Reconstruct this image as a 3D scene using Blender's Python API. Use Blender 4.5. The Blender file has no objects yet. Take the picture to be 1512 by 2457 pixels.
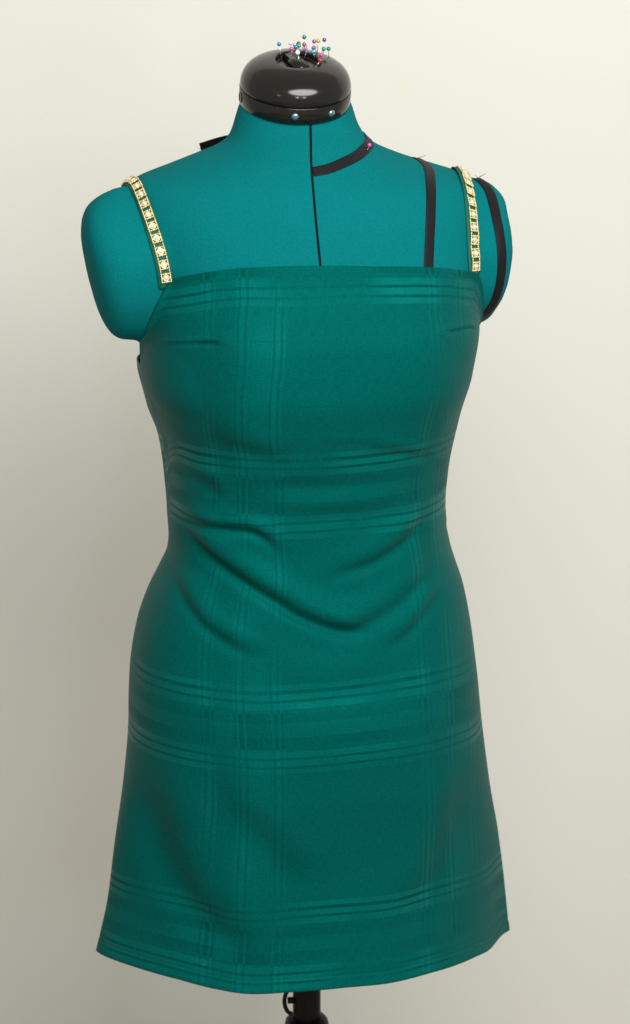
import bpy, bmesh, math, random
import numpy as np
from mathutils import Vector, Matrix
from mathutils.bvhtree import BVHTree

random.seed(7); rng = np.random.default_rng(7)
scene = bpy.context.scene
col = scene.collection
R = math.radians

# ------------------------------------------------------------------ camera
PITCH, DIST, ZC, XC = R(17), 2.6, 1.05, 0.0084
HALF = 0.4914 / DIST
cam_d = bpy.data.cameras.new('camera')
cam = bpy.data.objects.new('camera', cam_d); col.objects.link(cam)
CAM = Vector((XC, -DIST * math.cos(PITCH), ZC + DIST * math.sin(PITCH)))
cam.location = CAM
cam.rotation_euler = (math.pi / 2 - PITCH, 0, 0)
cam_d.sensor_fit = 'VERTICAL'; cam_d.sensor_height = 24
cam_d.lens = 12 / HALF
cam_d.clip_end = 50
cam_d.dof.use_dof = True
cam_d.dof.focus_distance = 2.48
cam_d.dof.aperture_fstop = 5.6
scene.camera = cam

# ------------------------------------------------------------------ light
world = bpy.data.worlds.new('World'); scene.world = world; world.use_nodes = True
bg = world.node_tree.nodes['Background']
bg.inputs['Color'].default_value = (1.0, 0.99, 0.94, 1)
bg.inputs['Strength'].default_value = 0.41

def area(name, loc, target, size, size_y, power, color):
    d = bpy.data.lights.new(name, 'AREA'); d.shape = 'ELLIPSE'
    d.size = size; d.size_y = size_y; d.energy = power; d.color = color
    o = bpy.data.objects.new(name, d); col.objects.link(o)
    o.location = loc
    o.rotation_euler = (Vector(target) - Vector(loc)).to_track_quat('-Z', 'Y').to_euler()
    return o
area('room_lamp', (0.62, -1.80, 2.52), (0.05, 0.3, 1.0), 2.1, 1.2, 73, (1.0, 0.985, 0.955))
area('window_light', (0.30, -3.2, 1.75), (0, 0, 1.2), 0.26, 0.45, 5.0, (0.80, 0.90, 1.0))
area('window_light', (1.05, -3.1, 1.75), (0, 0, 1.2), 0.26, 0.45, 5.0, (0.80, 0.90, 1.0))
area('lamp_light', (-1.5, -2.4, 1.9), (0, 0, 1.2), 0.12, 0.12, 1.2, (1.0, 0.72, 0.42))
scene.view_settings.view_transform = 'Standard'
scene.view_settings.look = 'None'
scene.view_settings.exposure = 0.0
scene.view_settings.gamma = 1.0

# ------------------------------------------------------------------ pixel <-> space helpers (photograph read at 1512 x 2457)
FWD = Vector((0, math.cos(PITCH), -math.sin(PITCH)))
UP = Vector((0, math.sin(PITCH), math.cos(PITCH)))
RT = Vector((1, 0, 0))
def ray(px, py):
    x = (px - 756) / 1228.5 * HALF; y = (1228.5 - py) / 1228.5 * HALF
    return (FWD + RT * x + UP * y)
def at(px, py, Y=0.0):
    d = ray(px, py); t = (Y - CAM.y) / d.y
    return CAM + d * t
def project(P):
    q = P - np.array(CAM)
    f = q @ np.array(FWD)
    return 756 + q[:, 0] / f / HALF * 1228.5, 1228.5 - (q @ np.array(UP)) / f / HALF * 1228.5
YAW = R(13)
cY, sY = math.cos(YAW), math.sin(YAW)
def to_world(x, y, z):
    return np.stack([x * cY - y * sY, x * sY + y * cY, z], -1)

def pchip(xs, ys, x):
    xs = np.asarray(xs, float); ys = np.asarray(ys, float)
    o = np.argsort(xs); xs = xs[o]; ys = ys[o]
    h = np.diff(xs); d = np.diff(ys) / h
    m = np.zeros_like(ys); m[0] = d[0]; m[-1] = d[-1]
    for i in range(1, len(xs) - 1):
        if d[i-1] * d[i] > 0:
            w1 = 2*h[i] + h[i-1]; w2 = h[i] + 2*h[i-1]
            m[i] = (w1 + w2) / (w1 / d[i-1] + w2 / d[i])
    x = np.clip(x, xs[0], xs[-1])
    k = np.clip(np.searchsorted(xs, x) - 1, 0, len(xs) - 2)
    t = (x - xs[k]) / h[k]
    return ((1+2*t)*(1-t)**2*ys[k] + t*(1-t)**2*h[k]*m[k] + t*t*(3-2*t)*ys[k+1] + t*t*(t-1)*h[k]*m[k+1])

# ------------------------------------------------------------------ object helpers
def tag(o, label=None, cat=None, group=None, kind=None):
    if label: o['label'] = label
    if cat: o['category'] = cat
    if group: o['group'] = group
    if kind: o['kind'] = kind
    return o
def empty(name, loc):
    o = bpy.data.objects.new(name, None); col.objects.link(o)
    o.location = loc; o.empty_display_size = 0.05
    return o
def link(name, mesh, mat, parent=None, smooth=True, base=None):
    """mesh in world coordinates; kept relative to the base of its thing"""
    o = bpy.data.objects.new(name, mesh); col.objects.link(o)
    if mat is not None and not mesh.materials: mesh.materials.append(mat)
    if smooth and len(mesh.polygons):
        mesh.polygons.foreach_set('use_smooth', [True] * len(mesh.polygons))
    if parent is not None:
        o.parent = parent
        off = Vector((0, 0, 0)); p = parent
        while p is not None:
            off += p.location; p = p.parent
        mesh.transform(Matrix.Translation(-off))
    elif base is not None:
        mesh.transform(Matrix.Translation(-Vector(base))); o.location = base
    return o
def pydata(name, v, f):
    me = bpy.data.meshes.new(name)
    me.from_pydata([tuple(map(float, p)) for p in v], [], [tuple(map(int, q)) for q in f]); me.update()
    return me
def grid_faces(nu, nv, wrap):
    i = np.arange(nv - 1)[:, None]; j = np.arange(nu if wrap else nu - 1)[None, :]
    j2 = (j + 1) % nu
    return np.stack([i*nu + j, (i+1)*nu + j, (i+1)*nu + j2, i*nu + j2], -1).reshape(-1, 4)
def bm_mesh(bm, name):
    me = bpy.data.meshes.new(name); bm.to_mesh(me); bm.free(); return me
def tube(bm, pts, rad, seg=8, caps=True):
    pts = [Vector(p) for p in pts]
    rad = rad if isinstance(rad, (list, tuple)) else [rad] * len(pts)
    rings = []; prev = None
    for i, p in enumerate(pts):
        t = (pts[min(i+1, len(pts)-1)] - pts[max(i-1, 0)]).normalized()
        if prev is None:
            a = t.orthogonal().normalized()
        else:
            a = (prev - t * prev.dot(t)).normalized()
        prev = a; b = t.cross(a)
        rings.append([bm.verts.new(p + (a * math.cos(2*math.pi*k/seg) + b * math.sin(2*math.pi*k/seg)) * rad[i]) for k in range(seg)])
    for r0, r1 in zip(rings, rings[1:]):
        for k in range(seg):
            bm.faces.new((r0[k], r0[(k+1) % seg], r1[(k+1) % seg], r1[k]))
    if caps:
        bm.faces.new(rings[0][::-1]); bm.faces.new(rings[-1])
def lathe(bm, prof, seg, M, cap_lo=True, cap_hi=True):
    rings = []
    for r, h in prof:
        rings.append([bm.verts.new(M @ Vector((r*math.cos(2*math.pi*k/seg), r*math.sin(2*math.pi*k/seg), h))) for k in range(seg)])
    for r0, r1 in zip(rings, rings[1:]):
        for k in range(seg):
            bm.faces.new((r0[k], r0[(k+1) % seg], r1[(k+1) % seg], r1[k]))
    if cap_lo: bm.faces.new(rings[0][::-1])
    if cap_hi: bm.faces.new(rings[-1])
def box(bm, M, sx, sy, sz):
    r = bmesh.ops.create_cube(bm, size=1.0, matrix=M @ Matrix.Diagonal((sx, sy, sz, 1)))
    return r['verts']

# ------------------------------------------------------------------ materials
def mat_new(name):
    m = bpy.data.materials.new(name); m.use_nodes = True
    nt = m.node_tree; b = nt.nodes['Principled BSDF']
    return m, nt, b
def N(nt, kind, **kw):
    n = nt.nodes.new(kind)
    for k, v in kw.items(): setattr(n, k, v)
    return n
def math_n(nt, op, a, b=None, c=None):
    n = nt.nodes.new('ShaderNodeMath'); n.operation = op
    for i, v in enumerate((a, b, c)):
        if v is None: continue
        if isinstance(v, (int, float)): n.inputs[i].default_value = v
        else: nt.links.new(v, n.inputs[i])
    return n.outputs[0]
def plain(name, colr, rough=0.5, metal=0.0, coat=0.0, noise=0.0, nscale=300, bump=0.0, spec=None, sheen=0.0):
    m, nt, b = mat_new(name)
    b.inputs['Base Color'].default_value = (*colr, 1)
    b.inputs['Roughness'].default_value = rough
    b.inputs['Metallic'].default_value = metal
    b.inputs['Coat Weight'].default_value = coat
    b.inputs['Sheen Weight'].default_value = sheen
    if spec is not None: b.inputs['Specular IOR Level'].default_value = spec
    if noise or bump:
        tc = N(nt, 'ShaderNodeTexCoord'); no = N(nt, 'ShaderNodeTexNoise')
        no.inputs['Scale'].default_value = nscale; no.inputs['Detail'].default_value = 4
        nt.links.new(tc.outputs['Object'], no.inputs['Vector'])
        if noise:
            mx = N(nt, 'ShaderNodeMix', data_type='RGBA')
            mx.inputs[6].default_value = (*[c * (1 - noise) for c in colr], 1)
            mx.inputs[7].default_value = (*[min(1, c * (1 + noise)) for c in colr], 1)
            nt.links.new(no.outputs['Fac'], mx.inputs[0]); nt.links.new(mx.outputs[2], b.inputs['Base Color'])
        if bump:
            bp = N(nt, 'ShaderNodeBump'); bp.inputs['Strength'].default_value = bump; bp.inputs['Distance'].default_value = 0.0006
            nt.links.new(no.outputs['Fac'], bp.inputs['Height']); nt.links.new(bp.outputs[0], b.inputs['Normal'])
    return m

M = {}
M['jersey'] = plain('teal_jersey', (0.0008, 0.140, 0.148), 0.9, noise=0.22, nscale=520, bump=0.4, spec=0.05)
M['plastic'] = plain('black_plastic', (0.008, 0.006, 0.0045), 0.15, spec=0.5, noise=0.1, nscale=60)
M['rivet'] = plain('rivet_steel', (0.42, 0.55, 0.66), 0.18, metal=1.0)
M['seam'] = plain('black_seam', (0.004, 0.008, 0.008), 0.9, spec=0.1)
M['ribbon'] = plain('black_satin_ribbon', (0.0075, 0.007, 0.0095), 0.55, noise=0.3, nscale=1400, bump=0.3, spec=0.16)
M['gold'] = plain('gold_metal', (0.72, 0.59, 0.30), 0.36, metal=0.55)
M['gem'] = plain('rhinestone', (0.93, 0.94, 0.97), 0.06, metal=0.55, coat=1.0)
M['steel'] = plain('pin_steel', (0.6, 0.6, 0.6), 0.25, metal=1.0)
M['stand'] = plain('stand_black', (0.005, 0.005, 0.005), 0.4, noise=0.2, nscale=90, spec=0.2)
M['thread'] = plain('thread', (0.02, 0.03, 0.03), 0.9)
M['thread_pale'] = plain('thread_pale', (0.45, 0.42, 0.34), 0.9)
M['floor'] = plain('floor', (0.30, 0.24, 0.17), 0.5, noise=0.15, nscale=8)

def fabric_material():
    """emerald shirting with woven tone-on-tone check: satin lines in both directions"""
    m, nt, b = mat_new('emerald_check')
    uv = N(nt, 'ShaderNodeUVMap', uv_map='cloth')
    sep = N(nt, 'ShaderNodeSeparateXYZ'); nt.links.new(uv.outputs[0], sep.inputs[0])
    def wobble(scale, amt):
        no = N(nt, 'ShaderNodeTexNoise'); no.inputs['Scale'].default_value = scale; no.inputs['Detail'].default_value = 2
        nt.links.new(uv.outputs[0], no.inputs['Vector'])
        return math_n(nt, 'MULTIPLY', math_n(nt, 'SUBTRACT', no.outputs['Fac'], 0.5), amt)
    def lines(coord, period, offset, stops):
        f = math_n(nt, 'FRACT', math_n(nt, 'DIVIDE', math_n(nt, 'ADD', coord, offset), period))
        cr = N(nt, 'ShaderNodeValToRGB'); cr.color_ramp.interpolation = 'CONSTANT'
        el = cr.color_ramp.elements
        el[0].position = 0; el[0].color = (0.5, 0.5, 0.5, 1); el[1].position = 1; el[1].color = (0.5, 0.5, 0.5, 1)
        for p, v in stops:
            e = el.new(p / period); e.color = (v, v, v, 1)
        nt.links.new(f, cr.inputs[0])
        return cr.outputs[0]
    hs = []
    for c in (0.040, 0.1035):
        hs += [(c - .0112, .84), (c - .0056, .24), (c - .0028, .88), (c + .0028, .24), (c + .0056, .84), (c + .0112, .5)]
    hs += [(.0560, .40), (.0650, .60), (.0790, .40), (.0875, .5)]
    hs.sort()
    vco = math_n(nt, 'ADD', sep.outputs[1], wobble(9, .005))
    hor = lines(vco, 0.2215, 0.037, hs)
    pair = lines(vco, 0.2215, 0.037, [(0.0001, 0), (.0545, 1), (.0890, 0)])
    vs = []
    for c in (0.030, 0.062, 0.094):
        vs += [(c - .0066, .76), (c - .0046, .34), (c - .0021, .80), (c + .0021, .34), (c + .0046, .76), (c + .0066, .5)]
    vs += [(.0370, .44), (.0553, .5), (.0690, .66), (.0870, .5)]
    vs = [q for q in vs if q not in ((0.030 + .0066, .5), (0.062 + .0066, .5))]
    vs.sort()
    ver = lines(math_n(nt, 'ADD', sep.outputs[0], wobble(7, .003)), 0.2145, 0.136, vs)
    # patchy strength: line sheen, painted into colour as well as gloss, comes and goes
    pn = N(nt, 'ShaderNodeTexNoise'); pn.inputs['Scale'].default_value = 12; pn.inputs['Detail'].default_value = 1
    nt.links.new(uv.outputs[0], pn.inputs['Vector'])
    pr = N(nt, 'ShaderNodeMapRange'); pr.inputs['From Min'].default_value = .36; pr.inputs['From Max'].default_value = .64
    pr.inputs['To Min'].default_value = .10; pr.inputs['To Max'].default_value = 1.15
    nt.links.new(pn.outputs['Fac'], pr.inputs['Value'])
    patch = pr.outputs[0]
    block = lines(sep.outputs[0], 0.2145, 0.136, [(0.0001, 1.0), (.034, .50), (.093, 1.0)])
    dh = math_n(nt, 'MULTIPLY', math_n(nt, 'MULTIPLY', math_n(nt, 'SUBTRACT', hor, 0.5), patch), math_n(nt, 'MULTIPLY', block, 1.1))
    dv = math_n(nt, 'MULTIPLY', math_n(nt, 'MULTIPLY', math_n(nt, 'SUBTRACT', ver, 0.5), 0.60), patch)
    # where the cross bands pair up the upright lines turn dark
    dv = math_n(nt, 'MULTIPLY', dv, math_n(nt, 'SUBTRACT', 1.0, math_n(nt, 'MULTIPLY', pair, 2.2)))
    s = math_n(nt, 'ADD', dh, dv)
    # yarn: fine slubs stretched along warp and weft
    mp = N(nt, 'ShaderNodeMapping'); mp.inputs['Scale'].default_value = (1500, 110, 1)
    nt.links.new(uv.outputs[0], mp.inputs[0])
    n1 = N(nt, 'ShaderNodeTexNoise'); n1.inputs['Scale'].default_value = 1; n1.inputs['Detail'].default_value = 2
    nt.links.new(mp.outputs[0], n1.inputs['Vector'])
    mp2 = N(nt, 'ShaderNodeMapping'); mp2.inputs['Scale'].default_value = (160, 1500, 1)
    nt.links.new(uv.outputs[0], mp2.inputs[0])
    n2 = N(nt, 'ShaderNodeTexNoise'); n2.inputs['Scale'].default_value = 1; n2.inputs['Detail'].default_value = 2
    nt.links.new(mp2.outputs[0], n2.inputs['Vector'])
    yarn = math_n(nt, 'SUBTRACT', math_n(nt, 'ADD', n1.outputs['Fac'], n2.outputs['Fac']), 1.0)
    gr = N(nt, 'ShaderNodeTexNoise'); gr.inputs['Scale'].default_value = 420; gr.inputs['Detail'].default_value = 3; gr.inputs['Roughness'].default_value = .7
    nt.links.new(uv.outputs[0], gr.inputs['Vector'])
    val = math_n(nt, 'ADD', 1.0, math_n(nt, 'ADD', math_n(nt, 'MULTIPLY', s, 0.80), math_n(nt, 'ADD', math_n(nt, 'MULTIPLY', yarn, 0.55), math_n(nt, 'MULTIPLY', math_n(nt, 'SUBTRACT', gr.outputs['Fac'], .5), 0.45))))
    colr = N(nt, 'ShaderNodeMix', data_type='RGBA', blend_type='MULTIPLY'); colr.inputs[0].default_value = 1
    colr.inputs[6].default_value = (0.0002, 0.079, 0.070, 1)
    comb = N(nt, 'ShaderNodeCombineXYZ')
    for i in range(3): nt.links.new(val, comb.inputs[i])
    nt.links.new(comb.outputs[0], colr.inputs[7])
    nt.links.new(colr.outputs[2], b.inputs['Base Color'])
    rough = math_n(nt, 'SUBTRACT', 0.52, math_n(nt, 'MULTIPLY', s, 0.30))
    nt.links.new(rough, b.inputs['Roughness'])
    nt.links.new(math_n(nt, 'ADD', 0.15, math_n(nt, 'MULTIPLY', math_n(nt, 'MAXIMUM', s, 0.0), 0.3)), b.inputs['Specular IOR Level'])
    b.inputs['Specular Tint'].default_value = (0.02, 0.70, 0.59, 1)
    bp = N(nt, 'ShaderNodeBump'); bp.inputs['Strength'].default_value = 0.4; bp.inputs['Distance'].default_value = 0.0005
    nt.links.new(yarn, bp.inputs['Height'])
    nt.links.new(bp.outputs[0], b.inputs['Normal'])
    return m
M['cloth'] = fabric_material()
M['strap'] = plain('emerald_strap', (0.003, 0.105, 0.075), 0.6, noise=0.2, nscale=900, bump=0.3, spec=0.2)

def wall_material():
    m, nt, b = mat_new('cream_wall')
    tc = N(nt, 'ShaderNodeTexCoord')
    no = N(nt, 'ShaderNodeTexNoise'); no.inputs['Scale'].default_value = 2.2; no.inputs['Detail'].default_value = 3
    nt.links.new(tc.outputs['Object'], no.inputs['Vector'])
    mx = N(nt, 'ShaderNodeMix', data_type='RGBA')
    mx.inputs[6].default_value = (0.755, 0.765, 0.70, 1); mx.inputs[7].default_value = (0.785, 0.785, 0.73, 1)
    nt.links.new(no.outputs['Fac'], mx.inputs[0])
    last = mx.outputs[2]
    # two filled and yellowed nail spots
    for (px, py, amt) in ((968, 213, .42), (1245, 195, .22)):
        c = at(px, py, WALL_Y)
        cmb = N(nt, 'ShaderNodeVectorMath', operation='DISTANCE'); cmb.inputs[1].default_value = c
        n3 = N(nt, 'ShaderNodeTexNoise'); n3.inputs['Scale'].default_value = 40
        geo = N(nt, 'ShaderNodeNewGeometry')
        nt.links.new(geo.outputs['Position'], n3.inputs['Vector'])
        nt.links.new(geo.outputs['Position'], cmb.inputs[0])
        d = math_n(nt, 'ADD', cmb.outputs['Value'], math_n(nt, 'MULTIPLY', math_n(nt, 'SUBTRACT', n3.outputs['Fac'], .5), .012))
        mr = N(nt, 'ShaderNodeMapRange'); mr.inputs['From Min'].default_value = .006; mr.inputs['From Max'].default_value = .013
        mr.inputs['To Min'].default_value = amt; mr.inputs['To Max'].default_value = 0
        nt.links.new(d, mr.inputs['Value'])
        m2 = N(nt, 'ShaderNodeMix', data_type='RGBA'); m2.inputs[7].default_value = (0.80, 0.76, 0.60, 1)
        nt.links.new(mr.outputs[0], m2.inputs[0]); nt.links.new(last, m2.inputs[6]); last = m2.outputs[2]
    nt.links.new(last, b.inputs['Base Color'])
    b.inputs['Roughness'].default_value = 0.8
    n2 = N(nt, 'ShaderNodeTexNoise'); n2.inputs['Scale'].default_value = 160; n2.inputs['Detail'].default_value = 3
    nt.links.new(tc.outputs['Object'], n2.inputs['Vector'])
    bp = N(nt, 'ShaderNodeBump'); bp.inputs['Strength'].default_value = 0.12; bp.inputs['Distance'].default_value = 0.002
    nt.links.new(n2.outputs['Fac'], bp.inputs['Height']); nt.links.new(bp.outputs[0], b.inputs['Normal'])
    return m

# ------------------------------------------------------------------ setting
WALL_Y = 0.75
M['wall'] = wall_material()
bm = bmesh.new(); box(bm, Matrix.Translation((0, WALL_Y + 0.05, 1.3)), 5, 0.1, 2.6)
tag(link('wall', bm_mesh(bm, 'wall'), M['wall'], smooth=False), 'plain cream painted wall behind the dress form', kind='structure')
bm = bmesh.new(); box(bm, Matrix.Translation((0, -1.0, -0.05)), 5, 3.48, 0.1)
tag(link('floor', bm_mesh(bm, 'floor'), M['floor'], smooth=False), 'floor under the dress form', kind='structure')

# ------------------------------------------------------------------ section tables: row, left, right (photo), centre, front, back (cm), roundness
BODY = [
 (205, 606, 818, 3.0, 4.2, 4.6, 2.0),
 (232, 584, 838, 3.0, 4.4, 5.0, 2.0),
 (255, 572, 848, 2.9, 4.6, 5.3, 2.0),
 (290, 562, 858, 2.9, 4.9, 5.6, 2.0),
 (325, 550, 880, 2.8, 6.4, 6.0, 1.9),
 (345, 530, 906, 2.6, 7.0, 6.3, 1.8),
 (365, 482, 956, 2.4, 7.6, 6.6, 1.75),
 (385, 428, 1012, 2.2, 8.1, 6.9, 1.75),
 (405, 378, 1083, 2.0, 8.6, 7.2, 1.8),
 (425, 326, 1126, 1.8, 9.0, 7.5, 1.9),
 (450, 296, 1146, 1.6, 9.4, 7.8, 2.0),
 (500, 294, 1153, 1.3, 10.0, 8.3, 2.15),
 (600, 316, 1146, 0.9, 10.9, 9.0, 2.3),
]
DRESS = [
 (560, 330, 1150, 0.9, 10.8, 9.0, 2.3),
 (640, 333, 1150, 0.7, 11.5, 9.3, 2.4),
 (700, 329, 1140, 0.5, 12.3, 9.7, 2.5),
 (780, 329, 1134, 0.4, 13.1, 9.7, 2.65),
 (880, 331, 1111, 0.3, 13.3, 9.3, 2.75),
 (960, 347, 1090, 0.2, 12.7, 8.7, 2.65),
 (1040, 377, 1077, 0.1, 11.6, 8.2, 2.5),
 (1120, 391, 1066, 0, 10.8, 8.0, 2.4),
 (1200, 399, 1062, 0, 10.4, 8.0, 2.35),
 (1260, 405, 1067, 0, 10.3, 8.2, 2.3),
 (1300, 405, 1075, 0, 10.4, 8.6, 2.3),
 (1345, 390, 1089, 0, 10.6, 9.2, 2.3),
 (1400, 363, 1107, 0, 11.0, 10.0, 2.3),
 (1475, 335, 1122, 0, 11.5, 11.0, 2.3),
 (1560, 318, 1134, 0, 12.2, 11.8, 2.3),
 (1640, 311, 1143, 0, 12.8, 12.2, 2.3),
 (1720, 309, 1150, 0, 13.1, 12.4, 2.3),
 (1800, 305, 1161, 0, 13.1, 12.6, 2.3),
 (1900, 295, 1175, 0, 12.7, 12.8, 2.3),
 (2000, 281, 1189, 0, 12.4, 13.0, 2.3),
 (2100, 268, 1201, 0, 12.5, 13.2, 2.3),
 (2200, 249, 1214, 0, 13.1, 13.4, 2.3),
 (2290, 224, 1225, 0, 14.0, 13.6, 2.3),
 (2480, 195, 1255, 0, 14.8, 14.0, 2.3),
]
class Loft:
    """horizontal sections whose sides are the outlines read from the photograph at the depth where they lie"""
    def __init__(self, rows, lens=False):
        self.lens = lens; self.za, self.zb = at(736, 1560).z, at(736, 2230).z
        zl, zr, XL, XR = [], [], [], []
        for py, xl, xr, yc, ff, bb, pp in rows:
            k = 0.85 if py < 460 else 0.6 if py < 1700 else 0.9
            Yl = k * at(xl, py).x * sY + yc/100; Yr = k * at(xr, py).x * sY + yc/100
            L, Rr = at(xl, py, Yl), at(xr, py, Yr)
            zl.append(L.z); zr.append(Rr.z); XL.append(L.x); XR.append(Rr.x)
        z = [(p + q) / 2 for p, q in zip(zl, zr)]
        XL = pchip(zl, XL, np.array(z)); XR = pchip(zr, XR, np.array(z))
        c, a, y0, f, b, p = [], [], [], [], [], []
        for i, (py, xl, xr, yc, ff, bb, pp) in enumerate(rows):
            W = (XR[i] - XL[i]) / 2; dep = (ff + bb) / 200 * (1 - self.w(z[i]))
            a.append(math.sqrt(max(W*W - (dep*sY)**2, 1e-6)) / cY)
            c.append(((XR[i] + XL[i]) / 2 + yc/100*sY) / cY)
            y0.append(yc/100); f.append(ff/100); b.append(bb/100); p.append(pp)
        self.z = z; self.t = [c, a, y0, f, b, p]
    def w(self, z):
        if not self.lens: return 0.0 * z
        u = np.clip((self.za - z) / (self.za - self.zb), 0, 1)
        return 0.9 * u * u * (3 - 2*u)
    def pt(self, th, z):
        c, a, y0, f, b, p = [pchip(self.z, q, z) for q in self.t]
        ct, st = np.cos(th), np.sin(th)
        e = 2 / p
        x = c + a * np.sign(ct) * np.abs(ct) ** e
        d = np.where(st > 0, b, f)
        xi = np.abs(ct) ** e; w = self.w(z)
        y = y0 + d * np.sign(st) * ((1 - w) * np.abs(st) ** e + w * (1 - xi ** 2.5))
        return to_world(x, y, z)

def closed_loft(lf, zs, nu):
    th = np.linspace(0, 2*math.pi, nu, endpoint=False)
    V = np.concatenate([lf.pt(th, np.full(nu, z)) for z in zs])
    F = grid_faces(nu, len(zs), True).tolist()
    F = [f[::-1] for f in F]
    n = len(zs)
    F.append(list(range(nu))); F.append([(n-1)*nu + k for k in range(nu)][::-1])
    return V, F

# ------------------------------------------------------------------ dress form body: torso and two arm stubs blended into one skin
body_rows = BODY + [(py, xl+9, xr-9, yc, f-0.35, b-0.35, p) for py, xl, xr, yc, f, b, p in DRESS if 640 <= py <= 1900]
# below the bust the form stands clear of the cloth
body_rows = [(py, xl + (14 if py > 900 else 0), xr - (14 if py > 900 else 0), yc, f - (1.3 if py > 980 else .4 if py > 760 else 0), b - (.6 if py > 900 else 0), p) for py, xl, xr, yc, f, b, p in body_rows]
core = Loft(body_rows)
zs = np.linspace(core.z[0], core.z[-1], 220)
V, F = closed_loft(core, zs, 160)
STUB_L = [(448, 292, 5), (455, 276, 5.0), (462, 262, 5.0), (472, 242, 5.0), (487, 223, 5.0), (507, 208, 5.0), (537, 201, 5), (570, 200, 5), (610, 206, 5), (660, 216, 5), (710, 229, 5), (750, 241, 5), (780, 253, 5), (800, 266, 5), (812, 280, 5), (818, 300, 5)]
STUB_R = [(425, 1154, 5), (435, 1172, 5), (445, 1186, 5), (460, 1199, 5), (480, 1210, 5), (505, 1207, 5), (535, 1211, 5), (580, 1211, 5), (630, 1206, 5), (670, 1199, 5), (705, 1189, 5), (735, 1175, 5), (755, 1168, 5), (768, 1154, 5), (774, 1140, 5)]
def stub(rows, side):
    """arm stump: broad slab running into the shoulder, flat outer plate, round underside"""
    nu, n = 72, 70; allv = []
    top, low = rows[0][0], rows[-1][0]
    pys = top + (0.5 - 0.5*np.cos(np.linspace(0, math.pi, n))) * (low - top)
    xs = pchip([r[0] for r in rows], [r[1] for r in rows], pys)
    th = np.linspace(0, 2*math.pi, nu, endpoint=False)
    for py, xo in zip(pys, xs):
        u = (py - top) / (low - top)
        Yw = side * 0.042
        if u < .5: dep = 0.056 * max(0.004, math.sin(math.pi*u)) ** 0.75
        else: dep = 0.056 * max(0.02, 1 - (2*u - 1) ** 2.6) ** 0.5
        inn = np.interp(u, [0, .45, .8, 1], [455, 450, 400, 375])
        if side > 0: inn = np.interp(u, [0, .45, .8, 1], [1030, 1035, 1075, 1100])
        ox, ix = at(xo, py, Yw).x / cY, at(inn, py, Yw*.7).x / cY
        c = (ox + ix) / 2; a = abs(ox - ix) / 2
        e = 2 / 3.4
        x = c + a * np.sign(np.cos(th)) * np.abs(np.cos(th)) ** e
        yc = 0.006 - 0.006 * math.sin(math.pi * min(1, u*1.2)) 
        y = yc + dep * np.sign(np.sin(th)) * np.abs(np.sin(th)) ** e
        allv.append(to_world(x, y, np.full(nu, at(xo, py, Yw).z)))
    Vv = np.concatenate(allv)
    Ff = grid_faces(nu, n, True).tolist()
    Ff.append(list(range(nu))); Ff.append([(n-1)*nu + k for k in range(nu)][::-1])
    return Vv, Ff
def joined(parts):
    Vs, Fs, o = [], [], 0
    for v, f in parts:
        Vs.append(v); Fs += [[i + o for i in q] for q in f]; o += len(v)
    return np.concatenate(Vs), Fs
def recalc(me):
    bm = bmesh.new(); bm.from_mesh(me); bmesh.ops.recalc_face_normals(bm, faces=bm.faces); bm.to_mesh(me); bm.free()
V, F = joined([(V, F), stub(STUB_L, -1), stub(STUB_R, 1)])
me = pydata('body_source', V, F); recalc(me)
tmp = bpy.data.objects.new('body_source', me); col.objects.link(tmp)
md = tmp.modifiers.new('r', 'REMESH'); md.mode = 'VOXEL'; md.voxel_size = 0.0042
md = tmp.modifiers.new('s', 'SMOOTH'); md.factor = 0.5; md.iterations = 10
dg = bpy.context.evaluated_depsgraph_get()
body_me = bpy.data.meshes.new_from_object(tmp.evaluated_get(dg))
bpy.data.objects.remove(tmp); bpy.data.meshes.remove(me)
body_me.name = 'torso'
body_bvh = BVHTree.FromPolygons([v.co.copy() for v in body_me.vertices], [tuple(p.vertices) for p in body_me.polygons])

form = empty('dress_form', (0, 0, 0))
tag(form, 'teal fabric dress form with glossy black neck cap on a black pole', 'dress form')
link('torso', body_me, M['jersey'], form)

def hit(px, py, bvh=None):
    d = ray(px, py).normalized()
    p, n, i, t = (bvh or body_bvh).ray_cast(CAM, d)
    return p
def hit_or_near(px, py, bvh=None):
    p = hit(px, py, bvh)
    if p is None:
        q = at(px, py, 0.02)
        p = (bvh or body_bvh).find_nearest(q)[0]
    return p

def resample(pts, step):
    pts = np.array([tuple(p) for p in pts], float)
    s = np.concatenate([[0], np.cumsum(np.linalg.norm(np.diff(pts, axis=0), axis=1))])
    n = max(3, int(s[-1] / step) + 1)
    t = np.linspace(0, s[-1], n)
    return np.stack([pchip(s, pts[:, k], t) for k in range(3)], -1), t
def smooth_path(P, it):
    P = P.copy()
    for _ in range(it):
        P[1:-1] = 0.25*P[:-2] + 0.5*P[1:-1] + 0.25*P[2:]
    return P
def surface_frames(P, bvh, lift):
    """points, outward normals, tangents and side vectors of a path lying on a surface"""
    Q, Nn = [], []
    for p in P:
        c, n, _, _ = bvh.find_nearest(Vector(p))
        Q.append(np.array(c)); Nn.append(np.array(n))
    Nn = smooth_path(np.array(Nn), 8); Nn /= np.linalg.norm(Nn, axis=1)[:, None]
    Q = smooth_path(np.array(Q), 4) + Nn * lift
    T = np.gradient(Q, axis=0); T /= np.linalg.norm(T, axis=1)[:, None]
    S = np.cross(T, Nn); S /= np.linalg.norm(S, axis=1)[:, None]
    return Q, Nn, T, S
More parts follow.
